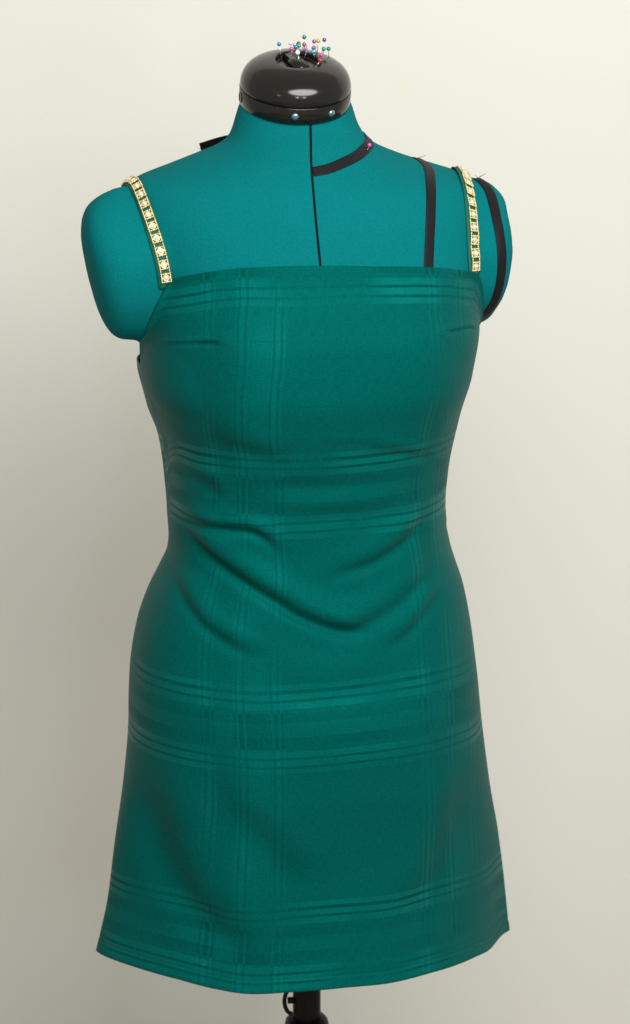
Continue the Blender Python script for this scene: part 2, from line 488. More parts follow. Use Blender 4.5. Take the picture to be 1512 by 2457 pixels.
def strip_mesh(name, Q, Nn, S, width, thick, bvh=None, lift=0.0, na=7):
    """a woven band with real thickness; with a bvh each edge follows the surface"""
    n = len(Q); top = []; 
    for k in range(na):
        o = (k / (na - 1) - 0.5) * width
        X = Q + S * o
        if bvh is not None:
            Y = []
            for p, nn in zip(X, Nn):
                c, m, _, dd = bvh.find_nearest(Vector(p))
                Y.append(np.array(c) + nn * lift if dd < 0.02 else p)
            X = smooth_path(np.array(Y), 2)
        top.append(X)
    top = np.stack(top, 1)                       # n, na, 3
    bot = top - Nn[:, None, :] * thick
    V = np.concatenate([top.reshape(-1, 3), bot.reshape(-1, 3)])
    F = grid_faces(na, n, False).tolist()
    off = n * na
    F += [[i + off for i in f][::-1] for f in grid_faces(na, n, False).tolist()]
    for i in range(n - 1):
        F.append([i*na, i*na + off, (i+1)*na + off, (i+1)*na]); 
        F.append([i*na + na-1, (i+1)*na + na-1, (i+1)*na + na-1 + off, i*na + na-1 + off])
    for j in range(na - 1):
        F.append([j, j+1, j+1+off, j+off]); b = (n-1)*na
        F.append([b+j, b+j+off, b+j+1+off, b+j+1])
    me = pydata(name, V, F); recalc(me)
    return me

# centre front seam
pts = [hit(*q) for q in ((746, 290), (746, 330), (746, 370), (748, 411), (752, 460), (756, 508), (760, 550), (764, 590), (769, 638), (772, 680), (775, 720))]
P, t = resample(pts, 0.004)
Q, Nn, T, S = surface_frames(P, body_bvh, 0.0006)
link('centre_seam', strip_mesh('centre_seam', Q, Nn, S, 0.0021, 0.002, body_bvh, 0.0006, 3), M['seam'], form)

# ------------------------------------------------------------------ neck cap
capM = Matrix.Translation(at(709, 208, 0.022)) @ Matrix.Rotation(YAW, 4, 'Z') @ Matrix.Rotation(R(15), 4, 'X') @ Matrix.Scale(0.975, 4)
cm = 0.01
bm = bmesh.new()
lathe(bm, [(4.6*cm, -1.6*cm), (5.24*cm, -1.6*cm), (5.30*cm, -1.54*cm), (5.31*cm, -0.9*cm), (5.31*cm, -0.08*cm), (5.27*cm, -0.03*cm), (5.1*cm, 0)], 128, capM, False, True)
me = bm_mesh(bm, 'cap_band')
band = link('cap_band', me, M['plastic'], form)
prof = [(5.1, 0.0), (5.18, 0.03), (5.26, 0.10), (5.28, 0.3), (5.24, 0.65), (5.13, 1.05), (4.93, 1.45), (4.63, 1.82), (4.22, 2.13), (3.7, 2.38), (3.1, 2.57), (2.5, 2.69), (2.16, 2.74), (2.08, 2.72), (2.03, 2.6), (2.0, 2.35), (1.96, 2.25), (1.85, 2.23), (0.4, 2.23)]
bm = bmesh.new(); lathe(bm, [(r*cm, h*cm) for r, h in prof], 128, capM, False, True)
dome = link('cap_dome', bm_mesh(bm, 'cap_dome'), M['plastic'], form)
# turning grip standing in the recess
bm = bmesh.new()
vs = box(bm, capM @ Matrix.Translation((0, 0, 2.43*cm)) @ Matrix.Rotation(R(10), 4, 'Z'), 1.5*cm, 3.7*cm, 0.6*cm)
bmesh.ops.bevel(bm, geom=list(bm.edges), offset=0.0018, segments=3, affect='EDGES')
link('grip', bm_mesh(bm, 'grip'), M['plastic'], dome)
cap_bvh = None
# rivets and slot in the band
def on_band(ang, h):
    Mx = capM @ Matrix.Rotation(ang, 4, 'Z') @ Matrix.Translation((5.31*cm, 0, h*cm)) @ Matrix.Rotation(math.pi/2, 4, 'Y')
    return Mx
for ang in (R(-102), R(-62)):
    bm = bmesh.new()
    lathe(bm, [(0.36*cm, -0.02*cm), (0.35*cm, 0.05*cm), (0.30*cm, 0.12*cm), (0.2*cm, 0.17*cm), (0.08*cm, 0.19*cm)], 24, on_band(ang, -0.78), False, True)
    link('rivet', bm_mesh(bm, 'rivet'), M['rivet'], band)
bm = bmesh.new()
Mx = on_band(R(-178), -0.78)
lathe(bm, [(0.55*cm, -0.02*cm), (0.52*cm, 0.06*cm), (0.40*cm, 0.07*cm), (0.36*cm, 0.02*cm), (0.33*cm, 0.005*cm)], 28, Mx, False, True)
link('slot', bm_mesh(bm, 'slot'), M['plastic'], band)

# ------------------------------------------------------------------ stand under the form
def z_at(py): return at(736, py).z
bm = bmesh.new()
lathe(bm, [(1.42*cm, 0.30), (1.42*cm, 0.78)], 48, Matrix.Identity(4))
link('pole', bm_mesh(bm, 'pole'), M['stand'], form, smooth=True)
zc_ = z_at(2441)
bm = bmesh.new()
lathe(bm, [(1.43*cm, zc_ + .001), (1.9*cm, zc_), (2.15*cm, zc_ - .003), (2.28*cm, zc_ - .009), (2.3*cm, zc_ - .05), (2.0*cm, zc_ - .06), (1.7*cm, 0.25), (1.7*cm, 0.10)], 48, Matrix.Identity(4))
link('collar', bm_mesh(bm, 'collar'), M['stand'], form)
# clamp screw with a loop handle on the left of the pole
bm = bmesh.new()
k0 = at(700, 2400, -0.004); 
for k in range(2):
    pass
loop = [Vector((-0.0150, -0.004, k0.z + 0.012)) + Vector((-0.0095*math.sin(a)*0.8 - 0.0, 0.002*math.cos(a), -0.013 + 0.013*math.cos(a))) for a in np.linspace(0, math.pi, 14)]
tube(bm, loop, [0.0022]*14, 8)
link('clamp_handle', bm_mesh(bm, 'clamp_handle'), M['stand'], form)
bm = bmesh.new()
tube(bm, [(-0.012, -0.004, k0.z), (-0.0195, -0.004, k0.z)], 0.0035, 12)
link('clamp_screw', bm_mesh(bm, 'clamp_screw'), M['stand'], form)
for k in range(4):
    a = R(45 + 90*k); bm = bmesh.new()
    tube(bm, [(0.012*math.cos(a), 0.012*math.sin(a), 0.16), (0.10*math.cos(a), 0.10*math.sin(a), 0.10), (0.27*math.cos(a), 0.27*math.sin(a), 0.012)], [0.011, 0.011, 0.012], 12)
    link('leg', bm_mesh(bm, 'leg'), M['stand'], form)

# ------------------------------------------------------------------ dress
dress = empty('dress', (0, 0, 0.72))
tag(dress, 'emerald green sleeveless dress with gold jewelled straps worn by the dress form', 'dress')
shell = Loft(DRESS, True)
thp = np.linspace(0, 2*math.pi, 240, endpoint=False)
zz = np.linspace(shell.z[0], shell.z[-1], 240)
SV = np.concatenate([shell.pt(thp, np.full(240, z)) for z in zz])
shell_bvh = BVHTree.FromPolygons([Vector(p) for p in SV], [tuple(f) for f in grid_faces(240, 240, True).tolist()])
shell_polar = np.stack([np.tile(thp, 240), np.repeat(zz, 240)], -1)
def theta_of(p, z):
    pts = shell.pt(thp, np.full(240, z))
    d = np.linalg.norm(pts - np.array(p), axis=1); k = int(d.argmin())
    return thp[k]
def edge_curve(pix):
    out = []
    for px, py in pix:
        p = hit(px, py, shell_bvh)
        if p is None: continue
        out.append((theta_of(p, p.z), p.z))
    return out
# neckline: theta runs pi (left side) -> 3pi/2 (centre front) -> 2pi (right side)
NECK = [(335, 800), (342, 770), (355, 732), (370, 700), (384, 681), (430, 668), (480, 658), (540, 649), (600, 644), (700, 640), (800, 639), (900, 640), (1000, 641), (1060, 643), (1110, 649), (1138, 655)]
nk = sorted(edge_curve(NECK))
zl, zr = at(325, 856).z, at(1150, 790, 0.03).z
nk = [q for q in nk if math.pi + .05 < q[0] < 2*math.pi - .05]
nk = [(math.pi, zl)] + nk + [(2*math.pi, zr)]
back = [(math.pi*0.5, (zl+zr)/2 - 0.01)]
tt = [q[0] for q in nk] + [2*math.pi + math.pi*0.5]
zt = [q[1] for q in nk] + [back[0][1]]
tt = [math.pi*0.5] + tt; zt = [back[0][1]] + zt
HEM = [(240, 2288), (285, 2306), (330, 2321), (420, 2346), (520, 2372), (600, 2385), (700, 2381), (830, 2369), (931, 2358), (1010, 2340), (1087, 2317), (1140, 2294), (1182, 2273), (1200, 2252)]
hm = sorted(edge_curve(HEM)); hm = [q for q in hm if math.pi + .05 < q[0] < 2*math.pi - .05]
print('hem z', [(round(a, 2), round(b, 3)) for a, b in hm])
print('neck z', [(round(a, 2), round(b, 3)) for a, b in nk])
zhm = float(np.mean([q[1] for q in hm]))
hl, hr = at(230, 2276, -.044).z, at(1222, 2234, .044).z; print('hl', hl, hr)
hm = [(math.pi*.5, zhm), (math.pi, hl)] + hm + [(2*math.pi, hr), (2.5*math.pi, zhm)]

NU, NV = 520, 560
# even spacing round the body: theta by arc length at hip level
tf = np.linspace(math.pi/2, 2.5*math.pi, 6000)
pf = shell.pt(tf, np.full(6000, at(736, 1700).z))
sl = np.concatenate([[0], np.cumsum(np.linalg.norm(np.diff(pf, axis=0), axis=1))])
th = np.interp(np.linspace(0, sl[-1], NU + 1)[:-1], sl, tf)
ztop = pchip(tt, zt, th); zhem = pchip([q[0] for q in hm], [q[1] for q in hm], th)
ztop = np.array(ztop); 
v = np.linspace(0, 1, NV)
Z = ztop[None, :] + (zhem - ztop)[None, :] * v[:, None]
TH = np.repeat(th[None, :], NV, 0)
B = shell.pt(TH.ravel(), Z.ravel()).reshape(NV, NU, 3)
def grid_normals(G):
    du = np.roll(G, -1, 1) - np.roll(G, 1, 1)
    dv = np.gradient(G, axis=0)
    n = np.cross(dv, du); n /= np.linalg.norm(n, axis=2)[..., None] + 1e-12
    return n
NRM = grid_normals(B)
cen = B.mean(axis=1, keepdims=True)
if ((B - cen) * NRM).sum() < 0: NRM = -NRM
PX, PY = project(B.reshape(-1, 3)); PX = PX.reshape(NV, NU); PY = PY.reshape(NV, NU)
FRONT = np.clip((-np.sin(TH) + 0.25) / 0.35, 0, 1)
D = np.zeros((NV, NU))
def stroke(pts, A, wa, Bd, wb, taper=0.25):
    """a fold along a line: cloth bulges by A just above it and sinks by Bd under it (mm); widths in photo pixels"""
    global D
    pts = np.array(pts, float)
    # smooth the polyline
    s = np.concatenate([[0], np.cumsum(np.linalg.norm(np.diff(pts, axis=0), axis=1))])
    tq = np.linspace(0, s[-1], 40)
    q = np.stack([pchip(s, pts[:, 0], tq), pchip(s, pts[:, 1], tq)], -1)
    m = 4 * max(wa, wb)
    sel = (PX > q[:, 0].min() - m) & (PX < q[:, 0].max() + m) & (PY > q[:, 1].min() - m) & (PY < q[:, 1].max() + m) & (FRONT > 0)
    X = np.stack([PX[sel], PY[sel]], -1)
    best = np.full(len(X), 1e9); sg = np.zeros(len(X)); along = np.zeros(len(X))
    for i in range(39):
        a, b = q[i], q[i+1]; ab = b - a; L = ab @ ab
        u = np.clip(((X - a) @ ab) / L, 0, 1)
        r = X - (a + u[:, None] * ab)
        d = np.hypot(r[:, 0], r[:, 1])
        nrm = np.array([ab[1], -ab[0]]) / math.sqrt(L)
        if nrm[1] > 0: nrm = -nrm           # points up in the picture
        sd = r @ nrm
        k = d < best
        best[k] = d[k]; sg[k] = np.sign(sd[k]); along[k] = (i + u[k]) / 39
    n = best * np.where(sg >= 0, 1, -1)
    env = np.clip(along / taper, 0, 1) * np.clip((1 - along) / taper, 0, 1)
    env = env * env * (3 - 2*env)
    # beyond the ends fade out too
    g = A * np.exp(-((n - wa) / wa) ** 2) - Bd * np.exp(-((n + wb*0.5) / wb) ** 2)
    D[sel] += g * env * FRONT[sel] / 1000
def blob(px, py, rx, ry, A, ang=0):
    global D
    dx, dy = PX - px, PY - py
    c, s = math.cos(R(ang)), math.sin(R(ang))
    X, Y = dx*c + dy*s, -dx*s + dy*c
    D += A / 1000 * np.exp(-(X/rx)**2 - (Y/ry)**2) * FRONT
# waist folds
stroke([(428, 1235), (441, 1257), (495, 1322), (548, 1364), (608, 1405), (667, 1441), (727, 1477), (786, 1500), (850, 1512), (920, 1500)], 6.2, 30, 5.6, 15, .2)
stroke([(405, 1215), (440, 1242), (477, 1254), (537, 1266), (596, 1272), (632, 1287), (660, 1312), (690, 1345)], 4.6, 22, 4.0, 13, .35)
stroke([(1060, 1205), (1041, 1222), (1000, 1263), (952, 1310), (893, 1346), (822, 1370), (760, 1390)], 3.6, 28, 3.0, 15, .35)
stroke([(396, 1310), (402, 1335), (424, 1388), (453, 1447), (483, 1489), (525, 1524), (590, 1560), (660, 1580)], 4.0, 26, 3.0, 16, .35)
stroke([(1062, 1320), (1036, 1356), (1000, 1400), (952, 1447), (893, 1483), (822, 1512), (760, 1530)], 3.0, 30, 2.4, 17, .35)
stroke([(1075, 1380), (1050, 1420), (1010, 1480), (960, 1530), (900, 1570)], 2.6, 22, 2.0, 15, .35)
# under the bust and above the waist
stroke([(440, 1035), (501, 1050), (584, 1071), (655, 1092), (720, 1108)], 1.8, 34, 1.8, 26, .4)
stroke([(560, 1148), (640, 1150), (760, 1158), (860, 1152), (960, 1140)], 1.4, 30, 1.5, 22, .4)
stroke([(620, 1232), (720, 1236), (850, 1226), (960, 1212), (1030, 1200)], 1.5, 26, 1.2, 20, .4)
stroke([(400, 1105), (450, 1130), (520, 1175), (590, 1195)], 1.5, 22, 1.3, 18, .4)
stroke([(1070, 1080), (1010, 1090), (930, 1082), (860, 1085)], 1.4, 18, 1.2, 14, .35)
# strap pull lines at both armholes
stroke([(350, 760), (385, 735), (430, 712), (500, 690)], 1.6, 12, 1.6, 10, .35)
stroke([(338, 800), (370, 770), (415, 745), (470, 728)], 1.3, 12, 1.3, 10, .35)
stroke([(1148, 720), (1130, 700), (1100, 690), (1050, 684)], 1.4, 10, 1.4, 8, .35)
stroke([(1147, 748), (1128, 722), (1098, 708), (1050, 700)], 1.4, 10, 1.4, 8, .35)
# bust darts
stroke([(372, 826), (400, 825), (450, 824), (500, 822), (531, 822)], 1.1, 7, 3.6, 4.5, .12)
stroke([(1068, 799), (1090, 793), (1115, 788), (1142, 784)], 1.3, 7, 2.2, 4.5, .15)
blob(540, 818, 20, 14, 1.2); blob(1062, 800, 18, 14, 1.4)
blob(605, 890, 100, 150, 7.0); blob(1010, 870, 80, 120, 5.0)
blob(430, 1000, 130, 150, -6.0)
# hip and skirt drape
stroke([(330, 1810), (370, 1920), (410, 2040), (460, 2140), (540, 2225), (640, 2262)], 5.5, 60, 5.0, 45, .3)
stroke([(500, 1850), (560, 1930), (630, 2010), (700, 2080), (790, 2130)], 2.8, 50, 2.8, 45, .35)
stroke([(1130, 1800), (1105, 1900), (1075, 2000), (1040, 2090), (980, 2160), (900, 2200)], 3.2, 50, 3.2, 42, .35)
stroke([(600, 1590), (700, 1640), (800, 1650), (900, 1620), (980, 1570)], 1.5, 40, 1.5, 40, .35)
blob(300, 2050, 60, 200, 3.0); blob(590, 2160, 55, 150, 4.0, -18); blob(840, 1980, 190, 160, -3.5)
blob(840, 1740, 160, 70, 3.0); blob(1190, 2050, 50, 180, 3.0)
# fine tension creases
for _ in range(16):
    px, py = rng.uniform(400, 1070), rng.uniform(1050, 1520)
    sl = (0.75 if px < 620 else -0.7 if px > 860 else 0.0) * rng.uniform(.3, 1.1); L = rng.uniform(35, 95)
    q = [(px + t*L, py + t*L*sl + 8*(1 - t*t)*rng.uniform(-1, 1)) for t in (-1, -.5, 0, .5, 1)]
    stroke(q, rng.uniform(.15, .4), rng.uniform(9, 15), rng.uniform(.15, .35), rng.uniform(6, 10), .45)
# hook at the left side seam
D += 0.0020 * np.exp(-((PX - 324) / 14) ** 2 - ((PY - 876) / 8) ** 2)
# small uneven lie of the cloth
for _ in range(70):
    px, py = rng.uniform(320, 1150), rng.uniform(700, 2350)
    blob(px, py, rng.uniform(25, 70), rng.uniform(30, 110), rng.uniform(-.55, .55), rng.uniform(-25, 25))
# flare waves at the hem all round
hemw = np.clip((v[:, None] - 0.72) / 0.28, 0, 1) ** 1.5
D += hemw * 0.0014 * (np.sin(TH*5 + 0.8) + 0.6*np.sin(TH*9 + 2.0))
# topstitched hem line and neck facing
dist_hem = (Z - zhem[None, :]); dist_top = (ztop[None, :] - Z)
D -= 0.0006 * np.exp(-((dist_hem - 0.0115) / 0.0013) ** 2)
D += 0.0003 * (1 / (1 + np.exp(-(0.0115 - dist_hem) / 0.0008)))
D += 0.0012 * np.exp(-(dist_top / 0.006) ** 2)
G = B + NRM * D[..., None]
# keep the cloth outside the form
lim = int(NV * 0.62)
for i in range(lim):
    for j in range(NU):
        p = Vector(G[i, j]); c, n, _, dd = body_bvh.find_nearest(p)
        s = (p - c).dot(n)
        if -0.006 < s < 0.0032: G[i, j] = np.array(c + n * 0.0032)
        elif 0.0032 < s < 0.03 and dist_top[i, j] < 0.06:
            G[i, j] = np.array(p - n * (s - 0.0032) * math.exp(-(dist_top[i, j] / 0.026) ** 2))   # the edge lies close to the form
push = np.linalg.norm(G - (B + NRM * D[..., None]), axis=2)
print('pushed', (push > 1e-5).sum(), push.max())
k = 0
H = G[:lim].copy()
for _ in range(3):
    H[1:-1] = 0.25*H[:-2] + 0.5*H[1:-1] + 0.25*H[2:]
    H = 0.25*np.roll(H, 1, 1) + 0.5*H + 0.25*np.roll(H, -1, 1)
w = np.clip(push[:lim] / 0.002, 0, 1)[..., None]
G[:lim] = G[:lim]*(1-w) + H*w
NG = grid_normals(G)
if ((G - G.mean(axis=1, keepdims=True)) * NG).sum() < 0: NG = -NG
# turned-in facings give the edges thickness
def facing(i, nrm, dirv, j):
    a = G[i] - nrm[i]*0.0006 + dirv*0.0006
    b_ = G[i] - nrm[i]*0.0016 + dirv*0.0002
    return a, b_, G[j] - nrm[j]*0.0018
up = np.zeros((NU, 3)); up[:, 2] = 1
ta, tb, tc_ = facing(0, NG, up, 9)
ha, hb, hc = facing(NV-1, NG, -up, NV-10)
ROWS = np.concatenate([tc_[None], tb[None], ta[None], G, ha[None], hb[None], hc[None]])
NVV = ROWS.shape[0]
F = grid_faces(NU, NVV, True)
me = bpy.data.meshes.new('dress_shell')
me.vertices.add(NVV*NU); me.vertices.foreach_set('co', ROWS.reshape(-1).astype(np.float32))
me.loops.add(F.size); me.loops.foreach_set('vertex_index', F.reshape(-1).astype(np.int32))
me.polygons.add(len(F)); me.polygons.foreach_set('loop_start', np.arange(0, F.size, 4, dtype=np.int32))
me.update(calc_edges=True)
# cloth coordinates in metres: u round the body from centre front, v up
arc = np.cumsum(np.linalg.norm(np.roll(B, -1, 1) - B, axis=2), axis=1)
arc = np.concatenate([np.zeros((NV, 1)), arc[:, :-1]], 1)
jc = int(np.argmin(np.abs(th - 1.5*math.pi)))
U = arc - arc[:, jc:jc+1]
# threads run straight: keep the width of the waist from squeezing the lines together
Uref = U[int(NV*0.12)][None, :]
U = 0.65*U + 0.35*Uref
ztc = ztop[jc]
drop = np.clip(ztc - ztop, 0, 0.06) * (np.sin(th) < 0)
fade = np.clip(1 - (ztop[None, :] - Z) / 0.16, 0, 1)
drop2 = zhem[jc] - zhem
fade2 = np.clip(1 - (Z - zhem[None, :]) / 0.40, 0, 1)
Vc = Z + drop[None, :] * fade + drop2[None, :] * fade2
UV = np.stack([U, Vc], -1)
UVR = np.concatenate([UV[:1]]*3 + [UV] + [UV[-1:]]*3).reshape(-1, 2)
uvl = me.uv_layers.new(name='cloth')
fu = UVR[F.reshape(-1)].copy()
# seam column at centre back
fj = (F.reshape(-1) % NU).reshape(-1, 4); wrapm = (fj.max(1) == NU-1) & (fj.min(1) == 0)
fu = fu.reshape(-1, 4, 2)
for q in np.where(wrapm)[0]:
    mxu = fu[q, :, 0].max(); fu[q, fj[q] == 0, 0] = mxu + 0.002
zoff = {'v': None}
fu[..., 1] -= at(736, 1228).z - 0.218*4
fu[..., 0] += 0.218*4
uvl.data.foreach_set('uv', fu.reshape(-1).astype(np.float32))
recalc(me)
link('dress_shell', me, M['cloth'], dress)
dress_bvh = BVHTree.FromPolygons([Vector(p) for p in G.reshape(-1, 3)[:]], [tuple(f) for f in grid_faces(NU, NV, True).tolist()])

# ------------------------------------------------------------------ jewelled straps
def gem_mesh(r=0.0021, h=0.0016):
    bm = bmesh.new(); seg = 8
    M0 = Matrix.Identity(4)
    lathe(bm, [(r*0.9, 0), (r, h*0.25), (r*0.62, h*0.8), (r*0.34, h)], seg, M0, True, True)
    return bm_mesh(bm, 'rhinestone')
def link_mesh(w=0.0100, l=0.0094):
    """openwork square: beaded border, four spokes, a cup for the stone and the two rails to the next square"""
    bm = bmesh.new(); rb = 0.00096
    def bead(x, y, z, r):
        bmesh.ops.create_icosphere(bm, subdivisions=1, radius=r, matrix=Matrix.Translation((x, y, z)))
    n = 6
    for k in range(n):
        t = (k / (n-1) - .5)
        for s in (-1, 1):
            bead(t*(w - 2*rb), s*(l/2 - rb), rb, rb*1.08)
            if 0 < k < n-1: bead(s*(w/2 - rb), t*(l - 2*rb), rb, rb*1.08)
    for a in range(4):
        ang = a*math.pi/2
        for rr in (0.0036,):
            bead(rr*math.cos(ang), rr*math.sin(ang), rb*.9, rb*1.35)
    lathe(bm, [(0.0031, 0.0003), (0.0032, 0.0013), (0.0029, 0.0016), (0.0024, 0.0013)], 14, Matrix.Identity(4), True, True)
    for s in (-1, 1):
        tube(bm, [(s*(w/2 - rb), l/2 - rb, rb*.8), (s*(w/2 - rb), l/2 + 0.0030, rb*.8)], 0.0006, 6)
    me = bm_mesh(bm, 'gold_link')
    return me
GEM, LINKM = gem_mesh(), link_mesh()
M_g = M['gem']; GEM.materials.append(M['gem']); LINKM.materials.append(M['gold'])
LINKM.polygons.foreach_set('use_smooth', [True]*len(LINKM.polygons))

def strap(front_pix, side, label):
    """side -1 left, 1 right in the picture; runs from the bodice over the shoulder and down the back"""
    pts = []
    low = front_pix[0]
    for px, py in front_pix:
        p = hit(px, py)
        if p is not None: pts.append(p)
    top = pts[-1]
    dirx = (pts[-1] - pts[-4]).normalized()
    # over the ridge and down the back
    x, y = top.x, top.y
    for k in range(1, 7):
        yy = y + 0.011*k; xx = x + (-0.0038 if side < 0 else -0.0028)*k
        h = body_bvh.ray_cast(Vector((xx, yy, top.z + 0.4)), Vector((0, 0, -1)))[0]
        if h is None: break
        if h.z < top.z - 0.05: break
        pts.append(h)
    last = pts[-1]
    for k in range(1, 12):
        zz_ = last.z - 0.017*k
        if zz_ < zhm + 0.50: break
        h = body_bvh.ray_cast(Vector((last.x + side*-0.001*k, 0.6, zz_)), Vector((0, -1, 0)))[0]
        if h is None: break
        if (h - pts[-1]).length > 0.06: break
        pts.append(h)
    P, t = resample(pts, 0.002)
    P = smooth_path(P, 60)
    Q, Nn, T, S = surface_frames(P, body_bvh, 0.0030)
    Q = smooth_path(Q, 40); Nn = smooth_path(Nn, 60); Nn /= np.linalg.norm(Nn, axis=1)[:, None]
    T = np.gradient(Q, axis=0); T /= np.linalg.norm(T, axis=1)[:, None]
    if side > 0: Nn = Nn + 0.40 * np.array([sY, -cY, 0]) * np.clip(-Nn[:, 1:2] * 2, 0, 1)
    Nn -= T * (Nn * T).sum(1)[:, None]; Nn /= np.linalg.norm(Nn, axis=1)[:, None]
    S = np.cross(T, Nn)
    st = empty('strap', (0, 0, 0)); bpy.data.objects.remove(st)
    me = strip_mesh('strap', Q, Nn, S, 0.0128, 0.0012, None, 0, 5)
    so = link('strap', me, M['strap'], dress)
    so['label'] = label
    # square links set a little towards the outer edge of the band
    s = np.concatenate([[0], np.cumsum(np.linalg.norm(np.diff(Q, axis=0), axis=1))])
    return so, Q, Nn, T, S, s
def jewel(so, Q, Nn, T, S, s, s0, pitch, shift, stop):
    off = Vector(dress.location); k = 0
    d = s0
    while d < stop:
        c = np.array([np.interp(d, s, Q[:, i]) for i in range(3)])
        n = np.array([np.interp(d, s, Nn[:, i]) for i in range(3)]); n /= np.linalg.norm(n)
        t = np.array([np.interp(d, s, T[:, i]) for i in range(3)]); t -= n*(t @ n); t /= np.linalg.norm(t)
        sd = np.cross(t, n)
        c = c + n*0.0004 + sd*shift
        Mx = Matrix((( sd[0], t[0], n[0], c[0]), (sd[1], t[1], n[1], c[1]), (sd[2], t[2], n[2], c[2]), (0, 0, 0, 1)))
        for nm, me, dz, rz in (('gold_link', LINKM, 0, 0), ('rhinestone', GEM, 0.0010, random.uniform(0, 0.7))):
            o = bpy.data.objects.new(nm, me); col.objects.link(o); o.parent = so
            o.matrix_local = Matrix.Translation(-off) @ Mx @ Matrix.Translation((0, 0, dz)) @ Matrix.Rotation(rz, 4, 'Z') @ Matrix.Rotation(random.uniform(-.12, .12), 4, 'X')
        d += pitch; k += 1
    return k
L_PIX = [(399, 690), (395.6, 663), (387.8, 631.6), (380.8, 602.4), (372.7, 573.8), (364.8, 544), (356.4, 515), (348, 487.5), (338, 462), (328, 446), (322, 440)]
R_PIX = [(1133, 660), (1133, 638.6), (1131.3, 609.8), (1130.2, 578.7), (1128, 548), (1125.3, 518.6), (1122, 488.6), (1117.4, 459.9), (1112, 434.2), (1107, 416), (1103, 411)]
for pix, side, lab, shift in ((L_PIX, -1, 'gold jewelled strap on the shoulder without black ribbons', 0.0010), (R_PIX, 1, 'gold jewelled strap running between two black ribbons', 0.0010)):
    so, Q, Nn, T, S, s = strap(pix, side, lab)
    bot = np.array(hit(*pix[1])); s0 = s[int(np.argmin(np.linalg.norm(Q - bot, axis=1)))]
    print('links', jewel(so, Q, Nn, T, S, s, s0, 0.0121, shift, s[-1] - 0.01), 'length', s[-1])

# ------------------------------------------------------------------ black marking ribbons
def ribbon(name, pts, width, label, lift=0.0009, step=0.003):
    P, t = resample(pts, step); P = smooth_path(P, 6)
    Q, Nn, T, S = surface_frames(P, body_bvh, lift)
    me = strip_mesh(name, Q, Nn, S, width, 0.0006, body_bvh, lift)
    o = link(name, me, M['ribbon'], base=tuple(Q[0]))
    tag(o, label, 'ribbon', 'black style ribbons on the dress form')
    return o, Q, Nn, T, S
def fray(parent, base, dirs, mat, name='loose_thread'):
    for d in dirs:
        bm = bmesh.new(); p = Vector(base); pts = [p.copy()]
        d = Vector(d); c = Vector((random.uniform(-1, 1), random.uniform(-1, 1), random.uniform(-1, 1))) * 0.35
        L = d.length / 6
        for k in range(6):
            d = (d.normalized() + c * 0.5).normalized(); p = p + d * L; pts.append(p.copy())
        tube(bm, pts, 0.00022, 5)
        link(name, bm_mesh(bm, name), mat, parent)

# neckline ribbon: from the centre seam up to the neck, round behind it, its free end sticking out on the left
pts = [hit(*q) for q in ((750, 413), (770, 411), (791, 406), (824, 391), (851, 379), (871, 363), (884, 348), (889, 341))]
nc = Vector(to_world(0, 0.028, 0)); nc.x = at(711, 345, .03).x; 
ze = pts[-1].z
for a in np.linspace(-5, 118, 12):
    ang = R(a)
    zr_ = ze + 0.003 + (at(606, 324, 0.09).z - ze - 0.003) * (a + 5) / 123
    o = Vector((nc.x + 0.4*math.cos(ang), nc.y + 0.4*math.sin(ang), zr_))
    h = body_bvh.ray_cast(o, Vector((-math.cos(ang), -math.sin(ang), 0)))[0]
    if h is not None: pts.append(h)
rb1, Q, Nn, T, S = ribbon('neckline_ribbon', pts, 0.0100, 'black ribbon curving from the centre seam up around the neck')
# free end
e0 = Vector(Q[-1]) ; e1 = at(480, 352, 0.085)
n = 14; EQ = np.array([tuple(e0.lerp(e1, u) + Vector((0, 0.004*math.sin(math.pi*u), 0.003*math.sin(math.pi*u)))) for u in np.linspace(0, 1, n)])
ET = np.gradient(EQ, axis=0); ET /= np.linalg.norm(ET, axis=1)[:, None]
ENn = np.tile(np.array([0.1, 0.8, 0.55]), (n, 1)); ENn -= ET * (ENn*ET).sum(1)[:, None]; ENn /= np.linalg.norm(ENn, axis=1)[:, None]
ES = np.cross(ET, ENn)
link('ribbon_end', strip_mesh('ribbon_end', EQ, ENn, ES, 0.0088, 0.0006), M['ribbon'], rb1)
fray(rb1, EQ[-1] + ES[-1]*0.003, [(-0.006, 0, -0.004), (-0.005, 0, 0.002)], M['thread_pale'])

pts = [hit(*q) for q in ((1012, 387), (1019, 392), (1027, 402), (1031, 415), (1033, 442), (1033.5, 480), (1033, 512), (1030.5, 568), (1028, 641), (1026, 690))]
b0 = pts[0]
bk = body_bvh.ray_cast(Vector((b0.x - 0.004, b0.y + 0.008, b0.z + 0.3)), Vector((0, 0, -1)))[0]
pts = [bk] + pts
rb2, Q, Nn, T, S = ribbon('princess_ribbon', pts, 0.0102, 'straight black ribbon running down from shoulder into the dress top')
fray(rb2, Q[0], [(0.008, 0, 0.001), (0.005, -.002, 0.001)], M['thread'])

arm = [hit_or_near(*q) for q in ((1146, 429), (1154, 434), (1163, 442), (1174, 456), (1185, 495), (1193.6, 534), (1200, 568), (1204, 610), (1204, 647), (1198, 689), (1186, 725.6), (1167, 752), (1150, 767))]
rb3, Q, Nn, T, S = ribbon('armhole_ribbon', arm, 0.0104, 'black ribbon following the curved edge of the arm stump')
fray(rb3, Q[0], [(0.008, 0, 0.003), (-0.003, 0, 0.003), (0.004, 0, 0.002)], M['thread'])

